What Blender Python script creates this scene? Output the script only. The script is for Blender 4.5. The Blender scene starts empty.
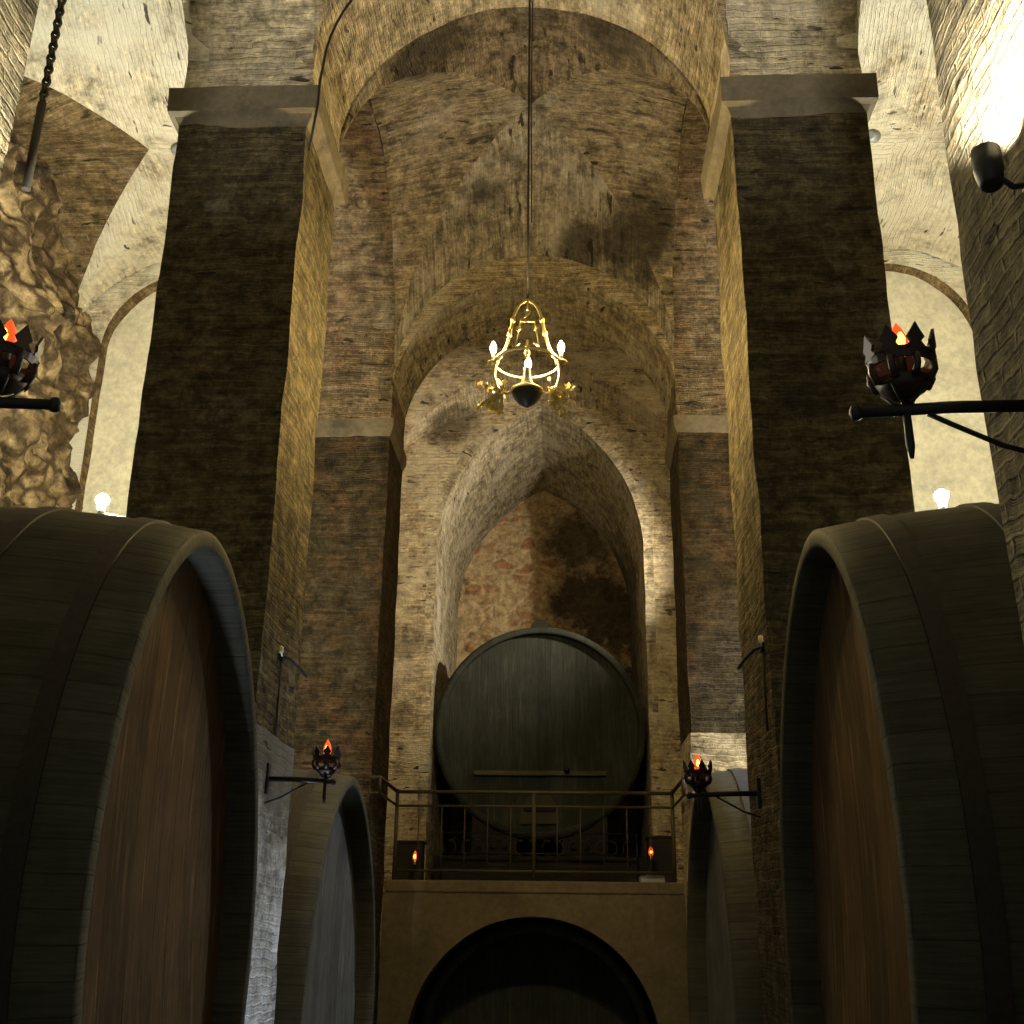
import bpy, bmesh, math, random
from mathutils import Vector, Matrix, noise
random.seed(7)
S = bpy.context.scene
COL = S.collection
PI = math.pi
sin, cos = math.sin, math.cos

# ------------------------------------------------------------------ helpers
def tag(o, label=None, cat=None, group=None, kind=None):
    if label: o['label'] = label
    if cat: o['category'] = cat
    if group: o['group'] = group
    if kind: o['kind'] = kind
    return o

def empty(name, loc=(0, 0, 0), rz=0.0, label=None, cat=None, group=None):
    o = bpy.data.objects.new(name, None)
    COL.objects.link(o)
    o.empty_display_size = 0.1
    o.location = loc
    o.rotation_euler = (0, 0, rz)
    return tag(o, label, cat, group)

def rough(p, amp, fr=1.7):
    if amp <= 0: return p
    q = Vector(p)
    n = noise.noise_vector(q * fr) * 0.7 + noise.noise_vector(q * fr * 3.1 + Vector((9, 4, 2))) * 0.3
    return q + n * amp

class MB:
    """collects faces with uv coordinates in metres and links them as one mesh"""
    def __init__(self):
        self.bm = bmesh.new(); self.uv = self.bm.loops.layers.uv.new('UVMap'); self.cache = {}
    def v(self, p):
        return self.bm.verts.new(p)
    def face(self, vs, uvs=None, mat=0, smooth=False):
        try: f = self.bm.faces.new(vs)
        except ValueError: return None
        f.material_index = mat; f.smooth = smooth
        if uvs:
            for l, t in zip(f.loops, uvs): l[self.uv].uv = t
        return f
    def quad(self, pts, uvs=None, mat=0):
        return self.face([self.v(p) for p in pts], uvs, mat)
    def grid(self, fn, us, vs, amp=0.0, mat=0, smooth=False, flip=False, fr=1.7):
        rows = []
        for u in us:
            r = []
            for w in vs:
                p, t = fn(u, w)
                r.append((self.v(rough(p, amp, fr)), t))
            rows.append(r)
        for i in range(len(us) - 1):
            for j in range(len(vs) - 1):
                q = [rows[i][j], rows[i + 1][j], rows[i + 1][j + 1], rows[i][j + 1]]
                if flip: q = q[::-1]
                self.face([a for a, _ in q], [b for _, b in q], mat, smooth)
    def panel(self, o, ax, ay, w, h, n=(1, 1), amp=0.0, uv0=(0, 0), mat=0, flip=False, fr=1.7):
        o, ax, ay = Vector(o), Vector(ax), Vector(ay)
        self.grid(lambda u, t: (o + ax * u + ay * t, (uv0[0] + u, uv0[1] + t)),
                  [w * i / n[0] for i in range(n[0] + 1)], [h * i / n[1] for i in range(n[1] + 1)], amp, mat, False, flip, fr)
    def box(self, c, s, bev=0.0, rot=None, mat=0, uvv=False):
        c = Vector(c); hx, hy, hz = s[0] / 2, s[1] / 2, s[2] / 2
        b = min(bev, hx * .9, hy * .9, hz * .9)
        tmp = bmesh.new()
        bmesh.ops.create_cube(tmp, size=1.0)
        for q in tmp.verts: q.co = Vector((q.co.x * s[0], q.co.y * s[1], q.co.z * s[2]))
        if b > 0:
            bmesh.ops.bevel(tmp, geom=list(tmp.edges), offset=b, segments=2, affect='EDGES', profile=0.6)
        self._merge(tmp, c, rot, mat)
    def _merge(self, tmp, c, rot, mat, smooth=False):
        mp = {}
        for q in tmp.verts:
            p = q.co.copy()
            if rot: p = rot @ p
            mp[q] = self.v(p + c)
        for f in tmp.faces:
            lc = [q.co for q in f.verts]
            n = f.normal
            ax = max(range(3), key=lambda k: abs(n[k]))
            i, j = [(1, 2), (0, 2), (0, 1)][ax]
            self.face([mp[q] for q in f.verts], [(p[i], p[j]) for p in lc], mat, smooth)
        tmp.free()
    def tube(self, pts, r, n=8, closed=False, mat=0, cap=True):
        pts = [Vector(p) for p in pts]
        N = len(pts)
        rs = r if isinstance(r, (list, tuple)) else [r] * N
        rings = []; prev = None
        for i, p in enumerate(pts):
            a = pts[(i - 1) % N] if (i > 0 or closed) else p
            b = pts[(i + 1) % N] if (i < N - 1 or closed) else p
            t = (b - a)
            if t.length < 1e-9: t = Vector((0, 0, 1))
            t.normalize()
            if prev is None:
                up = Vector((0, 0, 1)) if abs(t.z) < .9 else Vector((1, 0, 0))
                x = t.cross(up).normalized()
            else:
                x = (prev - t * prev.dot(t))
                x = x.normalized() if x.length > 1e-6 else t.orthogonal().normalized()
            prev = x
            y = t.cross(x)
            rings.append([self.v(p + (x * cos(2 * PI * k / n) + y * sin(2 * PI * k / n)) * rs[i]) for k in range(n)])
        L = 0
        for i in range(N if closed else N - 1):
            A, B = rings[i], rings[(i + 1) % N]
            L2 = L + (pts[(i + 1) % N] - pts[i]).length
            for k in range(n):
                k2 = (k + 1) % n
                self.face([A[k], A[k2], B[k2], B[k]], [(L, k * .02), (L, k * .02 + .02), (L2, k * .02 + .02), (L2, k * .02)], mat, True)
            L = L2
        if cap and not closed:
            self.face(rings[0][::-1], None, mat); self.face(rings[-1], None, mat)
    def lathe(self, prof, c=(0, 0, 0), n=16, mat=0, rot=None):
        c = Vector(c); rings = []
        for r, z in prof:
            ring = []
            for k in range(n):
                p = Vector((r * cos(2 * PI * k / n), r * sin(2 * PI * k / n), z))
                if rot: p = rot @ p
                ring.append(self.v(p + c))
            rings.append(ring)
        for i in range(len(rings) - 1):
            for k in range(n):
                k2 = (k + 1) % n
                self.face([rings[i][k], rings[i][k2], rings[i + 1][k2], rings[i + 1][k]], None, mat, True)
        if prof[0][0] > 1e-5: self.face(rings[0][::-1], None, mat)
        if prof[-1][0] > 1e-5: self.face(rings[-1], None, mat)
    def build(self, name, mats, parent=None, merge=True, solid=0.0):
        if merge: bmesh.ops.remove_doubles(self.bm, verts=self.bm.verts, dist=1e-4)
        if not solid: bmesh.ops.recalc_face_normals(self.bm, faces=self.bm.faces)
        me = bpy.data.meshes.new(name)
        self.bm.to_mesh(me); self.bm.free()
        o = bpy.data.objects.new(name, me)
        COL.objects.link(o)
        for m in (mats if isinstance(mats, (list, tuple)) else [mats]): me.materials.append(m)
        if parent: o.parent = parent
        if solid:
            md = o.modifiers.new('thickness', 'SOLIDIFY'); md.thickness = solid; md.offset = -1
        return o

def frange(a, b, step):
    n = max(1, int(round(abs(b - a) / step)))
    return [a + (b - a) * i / n for i in range(n + 1)]

def children(o): return [c for c in bpy.data.objects if c.parent == o]
def copy_tree(o, parent=None):
    c = o.copy(); COL.objects.link(c); c.parent = parent
    for ch in children(o): copy_tree(ch, c)
    return c

# ------------------------------------------------------------------ materials
def newmat(name):
    m = bpy.data.materials.new(name); m.use_nodes = True
    nt = m.node_tree; nt.nodes.clear()
    out = nt.nodes.new('ShaderNodeOutputMaterial'); bs = nt.nodes.new('ShaderNodeBsdfPrincipled')
    nt.links.new(bs.outputs[0], out.inputs[0])
    return m, nt, bs
def nd(nt, t, **kw):
    n = nt.nodes.new(t)
    for k, v in kw.items(): setattr(n, k, v)
    return n
def ramp(nt, src, a, b, ca=(0, 0, 0, 1), cb=(1, 1, 1, 1)):
    r = nd(nt, 'ShaderNodeValToRGB'); e = r.color_ramp.elements
    e[0].position = a; e[1].position = b; e[0].color = ca; e[1].color = cb
    nt.links.new(src, r.inputs[0]); return r.outputs[0]
def mix(nt, fac, a, b, mode='MIX'):
    m = nd(nt, 'ShaderNodeMix', data_type='RGBA', blend_type=mode)
    for s, v in ((m.inputs[0], fac), (m.inputs[6], a), (m.inputs[7], b)):
        if hasattr(v, 'is_linked') or hasattr(v, 'links'): nt.links.new(v, s)
        elif isinstance(v, (int, float)): s.default_value = v
        else: s.default_value = tuple(v) + ((1.0,) if len(v) == 3 else ())
    return m.outputs[2]
def mathn(nt, op, a, b=0.0):
    m = nd(nt, 'ShaderNodeMath', operation=op)
    for s, v in ((m.inputs[0], a), (m.inputs[1], b)):
        if isinstance(v, (int, float)): s.default_value = v
        else: nt.links.new(v, s)
    return m.outputs[0]
def noisen(nt, vec, scale, detail=4, rough_=.6, dist=0.0):
    n = nd(nt, 'ShaderNodeTexNoise'); n.inputs['Scale'].default_value = scale
    n.inputs['Detail'].default_value = detail; n.inputs['Roughness'].default_value = rough_
    n.inputs['Distortion'].default_value = dist
    nt.links.new(vec, n.inputs['Vector']); return n.outputs[0]
def mapv(nt, vec, sc=(1, 1, 1), loc=(0, 0, 0)):
    m = nd(nt, 'ShaderNodeMapping'); m.inputs['Scale'].default_value = sc; m.inputs['Location'].default_value = loc
    nt.links.new(vec, m.inputs['Vector']); return m.outputs[0]

def dark_spots(nt, pos, fac, spots, nz):
    """soot stains and painted shade: (centre, radius, strength) with ragged borders"""
    for c, r, k in spots:
        d = nd(nt, 'ShaderNodeVectorMath', operation='DISTANCE'); nt.links.new(pos, d.inputs[0]); d.inputs[1].default_value = c
        q = mathn(nt, 'ADD', mathn(nt, 'DIVIDE', d.outputs['Value'], r), mathn(nt, 'MULTIPLY', mathn(nt, 'SUBTRACT', nz, .5), 2.2))
        m = ramp(nt, q, .55, 1.05, (k, k, k, 1), (0, 0, 0, 1))
        fac = mathn(nt, 'MAXIMUM', fac, m)
    return fac

def brick(name, c1, c2, mortar, soot=.5, white=.2, wcol=(.6, .55, .45), sootcol=(.03, .026, .02), holes=.5,
          bump=.7, seed=0., bw=.26, bh=.062, red=0.0, spots=()):
    m, nt, bs = newmat(name)
    uv = nd(nt, 'ShaderNodeTexCoord').outputs['UV']
    pos0 = nd(nt, 'ShaderNodeNewGeometry').outputs['Position']
    pos = mapv(nt, pos0, (1, 1, 1), (seed, seed * 1.7, seed * .3))
    def wobble(vec, sc, amp, det=2):
        n = nd(nt, 'ShaderNodeTexNoise'); n.inputs['Scale'].default_value = sc; n.inputs['Detail'].default_value = det
        nt.links.new(pos, n.inputs['Vector'])
        su = nd(nt, 'ShaderNodeVectorMath', operation='SUBTRACT'); nt.links.new(n.outputs['Color'], su.inputs[0]); su.inputs[1].default_value = (.5, .5, .5)
        ml = nd(nt, 'ShaderNodeVectorMath', operation='MULTIPLY_ADD'); nt.links.new(su.outputs[0], ml.inputs[0])
        ml.inputs[1].default_value = (amp, amp, 0); nt.links.new(vec, ml.inputs[2]); return ml.outputs[0]
    uvw = wobble(wobble(uv, 1.3, .09), 9, .045, 3)
    b1 = nd(nt, 'ShaderNodeTexBrick'); b1.inputs['Scale'].default_value = 1
    b1.inputs['Brick Width'].default_value = bw; b1.inputs['Row Height'].default_value = bh
    b1.inputs['Mortar Size'].default_value = .010; b1.inputs['Mortar Smooth'].default_value = .8
    b1.inputs['Color1'].default_value = (*c1, 1); b1.inputs['Color2'].default_value = (*c2, 1); b1.inputs['Mortar'].default_value = (*mortar, 1)
    nt.links.new(uvw, b1.inputs['Vector'])
    col = b1.outputs['Color']
    if red > 0:
        rr = ramp(nt, noisen(nt, pos, 2.3, 3), .5, .62)
        col = mix(nt, mathn(nt, 'MULTIPLY', rr, red), col, (.3, .12, .06))
    col = mix(nt, .38, col, [(a_ + b_) / 2 for a_, b_ in zip(c1, mortar)])
    mo = noisen(nt, mapv(nt, pos, (1, 1, 1), (7, 2, 5)), 5.5, 6, .72)
    col = mix(nt, .9, col, ramp(nt, mo, .34, .66, (.32, .31, .29, 1), (1.55, 1.52, 1.45, 1)), 'MULTIPLY')
    sp = ramp(nt, noisen(nt, mapv(nt, pos, (1, 1, 1), (1, 6, 3)), 13, 3, .6), .66, .74)
    col = mix(nt, mathn(nt, 'MULTIPLY', sp, .6), col, [min(.8, 1.9 * q_) for q_ in mortar])
    gr = noisen(nt, pos, 22, 4, .7)
    col = mix(nt, .65, col, ramp(nt, gr, .3, .7, (.38, .38, .38, 1), (1.3, 1.3, 1.3, 1)), 'MULTIPLY')
    # course to course streaks
    st = noisen(nt, mapv(nt, uvw, (1.4, 13, 1), (seed, 1.3, 0)), 1.6, 5, .7)
    col = mix(nt, .8, col, ramp(nt, st, .3, .68, (.3, .29, .27, 1), (1.4, 1.4, 1.4, 1)), 'MULTIPLY')
    # limewash remains
    w = ramp(nt, noisen(nt, mapv(nt, pos, (1, 1, 1), (3, 8, 1)), 1.3, 7, .7), .62 - .4 * white, .82 - .4 * white)
    col = mix(nt, mathn(nt, 'MULTIPLY', w, min(1, .35 + white)), col, wcol)
    s1 = noisen(nt, mapv(nt, uvw, (1.3, 6, 1), (seed, 2.1, 0)), 1.25, 6, .72)
    s2 = noisen(nt, mapv(nt, pos, (1, 1, 1), (11, 3, 7)), .9, 6, .68)
    s = mathn(nt, 'ADD', mathn(nt, 'MULTIPLY', s1, .5), mathn(nt, 'MULTIPLY', s2, .5))
    sf = ramp(nt, s, .64 - .28 * soot, .76 - .26 * soot)
    if spots: sf = dark_spots(nt, pos0, sf, spots, s2)
    col = mix(nt, mathn(nt, 'MULTIPLY', sf, .86), col, sootcol)
    # missing and burnt bricks: short dark dashes along the courses
    hn = noisen(nt, mapv(nt, uvw, (2.3, 7.5, 1), (seed * 2, 5, 0)), 1.5, 2, .5)
    hl = noisen(nt, mapv(nt, pos, (1, 1, 1), (5, 5, 9)), 1.1, 3)
    hf = mathn(nt, 'MULTIPLY', ramp(nt, hn, .70 - .1 * holes, .735 - .1 * holes), ramp(nt, hl, .4, .58))
    col = mix(nt, mathn(nt, 'MULTIPLY', hf, .88), col, (.022, .018, .014))
    nt.links.new(col, bs.inputs['Base Color'])
    bs.inputs['Roughness'].default_value = .95
    bs.inputs['Specular IOR Level'].default_value = .1
    hgt = mathn(nt, 'ADD', mathn(nt, 'MULTIPLY', b1.outputs['Fac'], -.5), mathn(nt, 'MULTIPLY', gr, .9))
    hgt = mathn(nt, 'SUBTRACT', hgt, mathn(nt, 'MULTIPLY', hf, 1.5))
    hgt = mathn(nt, 'ADD', hgt, mathn(nt, 'MULTIPLY', st, 1.4))
    bp = nd(nt, 'ShaderNodeBump'); bp.inputs['Strength'].default_value = bump; bp.inputs['Distance'].default_value = .035
    nt.links.new(hgt, bp.inputs['Height']); nt.links.new(bp.outputs[0], bs.inputs['Normal'])
    return m

def rubble(name, c1, c2, cm, soot=.3, scale=2.2, red=0., spots=()):
    m, nt, bs = newmat(name)
    pos = nd(nt, 'ShaderNodeNewGeometry').outputs['Position']
    n0 = nd(nt, 'ShaderNodeTexNoise'); n0.inputs['Scale'].default_value = 3; n0.inputs['Detail'].default_value = 4; nt.links.new(pos, n0.inputs['Vector'])
    dv = nd(nt, 'ShaderNodeVectorMath', operation='MULTIPLY_ADD'); dv.inputs[1].default_value = (.5, .5, .5)
    nt.links.new(n0.outputs['Color'], dv.inputs[0]); nt.links.new(mapv(nt, pos, (1, 1, 1.5)), dv.inputs[2])
    v = nd(nt, 'ShaderNodeTexVoronoi', feature='DISTANCE_TO_EDGE'); v.inputs['Scale'].default_value = scale
    nt.links.new(dv.outputs[0], v.inputs['Vector'])
    v2 = nd(nt, 'ShaderNodeTexVoronoi', feature='F1'); v2.inputs['Scale'].default_value = scale
    nt.links.new(dv.outputs[0], v2.inputs['Vector'])
    sep = nd(nt, 'ShaderNodeSeparateColor'); nt.links.new(v2.outputs['Color'], sep.inputs[0])
    stone = mix(nt, sep.outputs[0], c1, c2)
    if red: stone = mix(nt, mathn(nt, 'MULTIPLY', ramp(nt, sep.outputs[1], .5, .75), red), stone, (.36, .12, .055))
    pt = noisen(nt, mapv(nt, pos, (1, 1, 1), (8, 2, 4)), 1.7, 5, .65)
    edge = mathn(nt, 'MULTIPLY', ramp(nt, v.outputs['Distance'], .04, .2), ramp(nt, pt, .35, .55))
    col = mix(nt, edge, cm, stone)
    gr = noisen(nt, pos, 7, 7, .75)
    col = mix(nt, .9, col, ramp(nt, gr, .32, .68, (.3, .28, .25, 1), (1.35, 1.35, 1.3, 1)), 'MULTIPLY')
    s2 = noisen(nt, mapv(nt, pos, (1, 1, 1), (2, 7, 1)), 1.3, 7, .7)
    sf = ramp(nt, s2, .68 - .3 * soot, .78 - .3 * soot)
    if spots: sf = dark_spots(nt, pos, sf, spots, s2)
    col = mix(nt, mathn(nt, 'MULTIPLY', sf, .88), col, (.022, .018, .013))
    nt.links.new(col, bs.inputs['Base Color']); bs.inputs['Roughness'].default_value = .95
    bs.inputs['Specular IOR Level'].default_value = .1
    hgt = mathn(nt, 'ADD', mathn(nt, 'MULTIPLY', edge, .5), mathn(nt, 'MULTIPLY', gr, 1.6))
    bp = nd(nt, 'ShaderNodeBump'); bp.inputs['Strength'].default_value = .9; bp.inputs['Distance'].default_value = .08
    nt.links.new(hgt, bp.inputs['Height']); nt.links.new(bp.outputs[0], bs.inputs['Normal'])
    return m

def wood(name, c1, c2, streak=(.2, .18, .14), sk=.25, plank=.16, rgh=.75, seed=0.):
    m, nt, bs = newmat(name)
    uv = nd(nt, 'ShaderNodeTexCoord').outputs['UV']
    b = nd(nt, 'ShaderNodeTexBrick'); b.inputs['Scale'].default_value = 1
    b.inputs['Brick Width'].default_value = 60; b.inputs['Row Height'].default_value = plank
    b.inputs['Mortar Size'].default_value = .006; b.inputs['Mortar Smooth'].default_value = .6
    b.inputs['Color1'].default_value = (*c1, 1); b.inputs['Color2'].default_value = (*c2, 1); b.inputs['Mortar'].default_value = (c2[0] * .78, c2[1] * .78, c2[2] * .78, 1)
    nt.links.new(mapv(nt, uv, (1, 1, 1), (30 + seed, 20.03, 0)), b.inputs['Vector'])
    g = noisen(nt, mapv(nt, uv, (1.2, 26, 1), (seed, 0, 0)), 2.0, 5, .7)
    col = mix(nt, .8, b.outputs['Color'], ramp(nt, g, .3, .72, (.5, .5, .5, 1), (1.35, 1.35, 1.35, 1)), 'MULTIPLY')
    st = ramp(nt, noisen(nt, mapv(nt, uv, (.8, 11, 1), (seed + 4, 3, 0)), 1.6, 4, .6), .56, .74)
    col = mix(nt, mathn(nt, 'MULTIPLY', st, sk), col, streak)
    bl = noisen(nt, mapv(nt, uv, (1, 1, 1), (seed, 8, 0)), 1.8, 5, .65)
    col = mix(nt, .6, col, ramp(nt, bl, .3, .7, (.5, .5, .5, 1), (1.3, 1.3, 1.3, 1)), 'MULTIPLY')
    nt.links.new(col, bs.inputs['Base Color']); bs.inputs['Roughness'].default_value = rgh
    bs.inputs['Specular IOR Level'].default_value = .12
    hgt = mathn(nt, 'ADD', mathn(nt, 'MULTIPLY', b.outputs['Fac'], -.6), mathn(nt, 'MULTIPLY', g, .5))
    bp = nd(nt, 'ShaderNodeBump'); bp.inputs['Strength'].default_value = .35; bp.inputs['Distance'].default_value = .01
    nt.links.new(hgt, bp.inputs['Height']); nt.links.new(bp.outputs[0], bs.inputs['Normal'])
    return m

def metal(name, c, rgh=.5, met=.8, sp=.5):
    m, nt, bs = newmat(name)
    pos = nd(nt, 'ShaderNodeTexCoord').outputs['Object']
    n = noisen(nt, pos, 30, 4)
    col = mix(nt, .6, c, ramp(nt, n, .3, .7, (.6, .6, .6, 1), (1.3, 1.25, 1.2, 1)), 'MULTIPLY')
    nt.links.new(col, bs.inputs['Base Color'])
    bs.inputs['Metallic'].default_value = met; bs.inputs['Roughness'].default_value = rgh
    bs.inputs['Specular IOR Level'].default_value = sp
    return m
def glow(name, c, strength, base=(.8, .8, .8)):
    m, nt, bs = newmat(name)
    bs.inputs['Base Color'].default_value = (*base, 1)
    bs.inputs['Emission Color'].default_value = (*c, 1); bs.inputs['Emission Strength'].default_value = strength
    return m
def plaster(name, c, soot=.3, amp=.4):
    m, nt, bs = newmat(name)
    pos = nd(nt, 'ShaderNodeNewGeometry').outputs['Position']
    n = noisen(nt, pos, 1.4, 6, .65); g = noisen(nt, pos, 14, 4)
    col = mix(nt, .8, c, ramp(nt, n, .3, .7, (1 - amp, 1 - amp, 1 - amp, 1), (1.25, 1.22, 1.18, 1)), 'MULTIPLY')
    col = mix(nt, .4, col, ramp(nt, g, .35, .65, (.6, .6, .6, 1), (1.2, 1.2, 1.2, 1)), 'MULTIPLY')
    sf = ramp(nt, noisen(nt, mapv(nt, pos, (1, 1, 1), (4, 1, 9)), 1.1, 6, .7), .7 - .3 * soot, .8 - .3 * soot)
    col = mix(nt, mathn(nt, 'MULTIPLY', sf, .7), col, (.05, .042, .033))
    nt.links.new(col, bs.inputs['Base Color']); bs.inputs['Roughness'].default_value = .95; bs.inputs['Specular IOR Level'].default_value = .1
    bp = nd(nt, 'ShaderNodeBump'); bp.inputs['Strength'].default_value = .5; bp.inputs['Distance'].default_value = .03
    nt.links.new(mathn(nt, 'ADD', n, mathn(nt, 'MULTIPLY', g, .4)), bp.inputs['Height']); nt.links.new(bp.outputs[0], bs.inputs['Normal'])
    return m

M = {}
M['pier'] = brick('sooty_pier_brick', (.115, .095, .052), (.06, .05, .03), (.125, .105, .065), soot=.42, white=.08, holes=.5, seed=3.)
M['pier2'] = brick('worn_pier_brick', (.23, .17, .11), (.13, .095, .06), (.25, .21, .145), soot=.42, white=.15, holes=.7, seed=8., red=.25)
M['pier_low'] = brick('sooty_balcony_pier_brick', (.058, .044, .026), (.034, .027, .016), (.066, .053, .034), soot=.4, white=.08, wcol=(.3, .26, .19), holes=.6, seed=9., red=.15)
M['pier_lit_foot'] = brick('cold_lit_pier_brick', (.36, .355, .34), (.28, .275, .26), (.4, .395, .38), soot=.2, white=.5, wcol=(.6, .6, .59), holes=.3, seed=11.,  # paler brick paints the cold light low on the left pier
                       spots=[((-1.8, 7.9, 4.9), 1.25, 1.0), ((-1.8, 8.5, 4.9), 1.2, 1.0), ((-1.8, 9.1, 4.9), 1.3, 1.0)], sootcol=(.085, .075, .055))  # spots darken the top to paint that light fading upward
M['arch'] = brick('arch_brick', (.42, .35, .22), (.30, .24, .145), (.45, .39, .27), soot=.27, white=.25, holes=.6, seed=5., red=.15)
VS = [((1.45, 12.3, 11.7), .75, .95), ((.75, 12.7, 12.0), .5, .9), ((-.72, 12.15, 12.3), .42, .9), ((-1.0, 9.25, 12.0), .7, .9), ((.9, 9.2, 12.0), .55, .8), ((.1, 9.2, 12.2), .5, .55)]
M['impost'] = brick('pale_impost_brick', (.60, .52, .36), (.46, .39, .26), (.62, .55, .41), soot=.2, white=.3, holes=.5, seed=41.)
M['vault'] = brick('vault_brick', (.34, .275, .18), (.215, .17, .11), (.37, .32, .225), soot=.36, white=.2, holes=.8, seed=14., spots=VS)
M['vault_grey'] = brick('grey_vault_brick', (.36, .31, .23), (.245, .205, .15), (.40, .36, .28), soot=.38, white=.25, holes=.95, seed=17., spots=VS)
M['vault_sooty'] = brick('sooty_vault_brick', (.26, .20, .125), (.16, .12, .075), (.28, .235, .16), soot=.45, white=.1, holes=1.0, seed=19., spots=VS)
M['aisle'] = brick('limewashed_brick', (.70, .62, .45), (.54, .43, .29), (.74, .68, .53), soot=.2, white=.62, wcol=(.80, .755, .60), holes=.45, sootcol=(.40, .29, .17), seed=21.)
M['aisle_brown'] = brick('stained_brown_brick', (.27, .19, .095), (.10, .07, .036), (.30, .23, .13), soot=.55, white=.12, sootcol=(.07, .048, .026), holes=.6, seed=27.)
M['end'] = brick('cream_end_brick', (.52, .43, .29), (.37, .29, .18), (.55, .48, .35), soot=.22, white=.4, wcol=(.64, .57, .43), holes=.7, seed=31., red=.15,
                 spots=[((-1.45, 17.3, 11.4), .55, .8), ((-2.1, 17.3, 7.6), .3, .5), ((-2.2, 17.3, 6.4), .25, .5)])
M['niche'] = brick('niche_brick', (.46, .40, .28), (.32, .26, .18), (.46, .42, .32), soot=.3, white=.35, holes=.4, seed=36., spots=[((1.8, 20.6, 8.6), 2.2, .85)])  # spot paints the shade on the right side of the vault
M['rubble'] = rubble('ochre_rubble', (.80, .62, .35), (.42, .30, .16), (.14, .10, .06), soot=.45, scale=1.9)
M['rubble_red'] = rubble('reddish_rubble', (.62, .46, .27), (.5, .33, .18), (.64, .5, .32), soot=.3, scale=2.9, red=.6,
                         spots=[((1.1, 21.3, 9.2), 1.25, 1.0), ((.75, 21.3, 10.6), .8, .9), ((1.2, 21.3, 7.2), 1.1, 1.0), ((-.35, 21.3, 8.3), .3, .8)])  # right half darkened: soot plus the arch's shadow painted in
M['cap'] = plaster('sooty_capital_stone', (.16, .135, .095), soot=.4)
M['base'] = plaster('grey_pier_plaster', (.34, .34, .33), soot=.2)
M['under'] = plaster('brown_render', (.13, .105, .066), soot=.25)
M['floor'] = plaster('stone_paving', (.12, .11, .10), soot=.3)
M['white'] = plaster('pale_plaster', (.68, .64, .48), soot=.05, amp=.15)
M['cask'] = wood('dark_oak_staves', (.085, .080, .058), (.068, .064, .046), sk=.3, streak=(.10, .085, .055), plank=.14)
M['head'] = wood('oak_head_planks', (.125, .082, .04), (.08, .054, .027), streak=(.33, .22, .11), sk=.5, plank=.19, seed=2.)
M['head2'] = wood('grey_head_planks', (.13, .13, .12), (.09, .09, .085), streak=(.26, .26, .25), sk=.45, plank=.2, seed=5.)
M['head3'] = wood('black_head_planks', (.034, .038, .031), (.026, .029, .024), streak=(.085, .082, .05), sk=.5, plank=.2, seed=9.)
M['hoop'] = metal('rusty_hoop_iron', (.045, .038, .03), .7, .4)
M['iron'] = metal('black_iron', (.015, .012, .010), .55, .4)
M['rail'] = metal('worn_rail_iron', (.055, .042, .023), .65, .2)
M['barwood'] = wood('olive_batten_wood', (.10, .092, .055), (.08, .075, .045), plank=.3)
M['redpaint'] = metal('dark_red_iron', (.03, .010, .007), .55, .2)
M['gold'] = metal('gilt_iron', (.62, .50, .18), .38, .75)
M['darkbronze'] = metal('dark_bronze', (.035, .03, .02), .5, .5)
M['lampblack'] = metal('black_lamp_housing', (.012, .012, .012), .5, .1)
M['lampgrey'] = metal('grey_lamp_housing', (.35, .36, .36), .4, .3)
M['timber'] = wood('black_timber', (.03, .027, .022), (.022, .02, .016), plank=.3)
M['candle'] = plaster('ivory_candle_sleeve', (.75, .68, .48), soot=0, amp=.1)
M['bulb'] = glow('chandelier_bulb_glow', (1, .755, .34), 5200)
M['bulb_red'] = glow('flame_bulb_glow', (1, .09, .012), 1.0, (.5, .1, .05))
M['bulb_core'] = glow('flame_filament', (1, .36, .04), 9)
M['flood'] = glow('floodlight_lens', (.985, .97, .76), 10500)
M['spotglow'] = glow('spot_lens', (1, .93, .78), 20)

# ------------------------------------------------------------------ layout (metres)
W = 1.8            # half width of the nave between piers
PO = 2.92          # outer faces of the piers
AW = 6.2           # outer aisle walls
ROW = [(2.35, 3.55), (7.8, 9.0), (12.85, 14.05)]     # pier rows along the nave
CAPZ = 10.15
TOP = 13.4

def arch_z(t, r, zs, rise=None):
    rise = rise or r
    return zs + rise * math.sqrt(max(0, 1 - (t / r) ** 2))

def cross_arch(name, xc, r, y0, y1, zs, rise, zsp, mat, label):
    """masonry arch spanning along x between two piers, flush faces, top at TOP"""
    mb = MB()
    n = 36; r += .03
    ts = [PI * i / n for i in range(n + 1)]
    pts = [(-r, zsp)] + [(-r * cos(t), zs + rise * sin(t)) for t in ts] + [(r, zsp)]
    acc = [0]
    for a, b in zip(pts, pts[1:]): acc.append(acc[-1] + math.hypot(b[0] - a[0], b[1] - a[1]))
    ys = frange(y0, y1, .15)
    mb.grid(lambda i, y: ((xc + pts[i][0], y, pts[i][1]), (y, acc[i])), range(len(pts)), ys, .025)
    for y in (y0 + .012, y1 - .012):
        idx = list(range(1, len(pts) - 1))
        mb.grid(lambda i, k: ((xc + pts[i][0], y, pts[i][1] + (TOP - pts[i][1]) * k / 8),
                              (pts[i][0], pts[i][1] + (TOP - pts[i][1]) * k / 8)), idx, range(9), .004)
    mb.quad([(xc - r, y0, TOP), (xc + r, y0, TOP), (xc + r, y1, TOP), (xc - r, y1, TOP)])
    o = mb.build(name, mat)
    return tag(o, label, None, None, 'structure')

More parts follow.
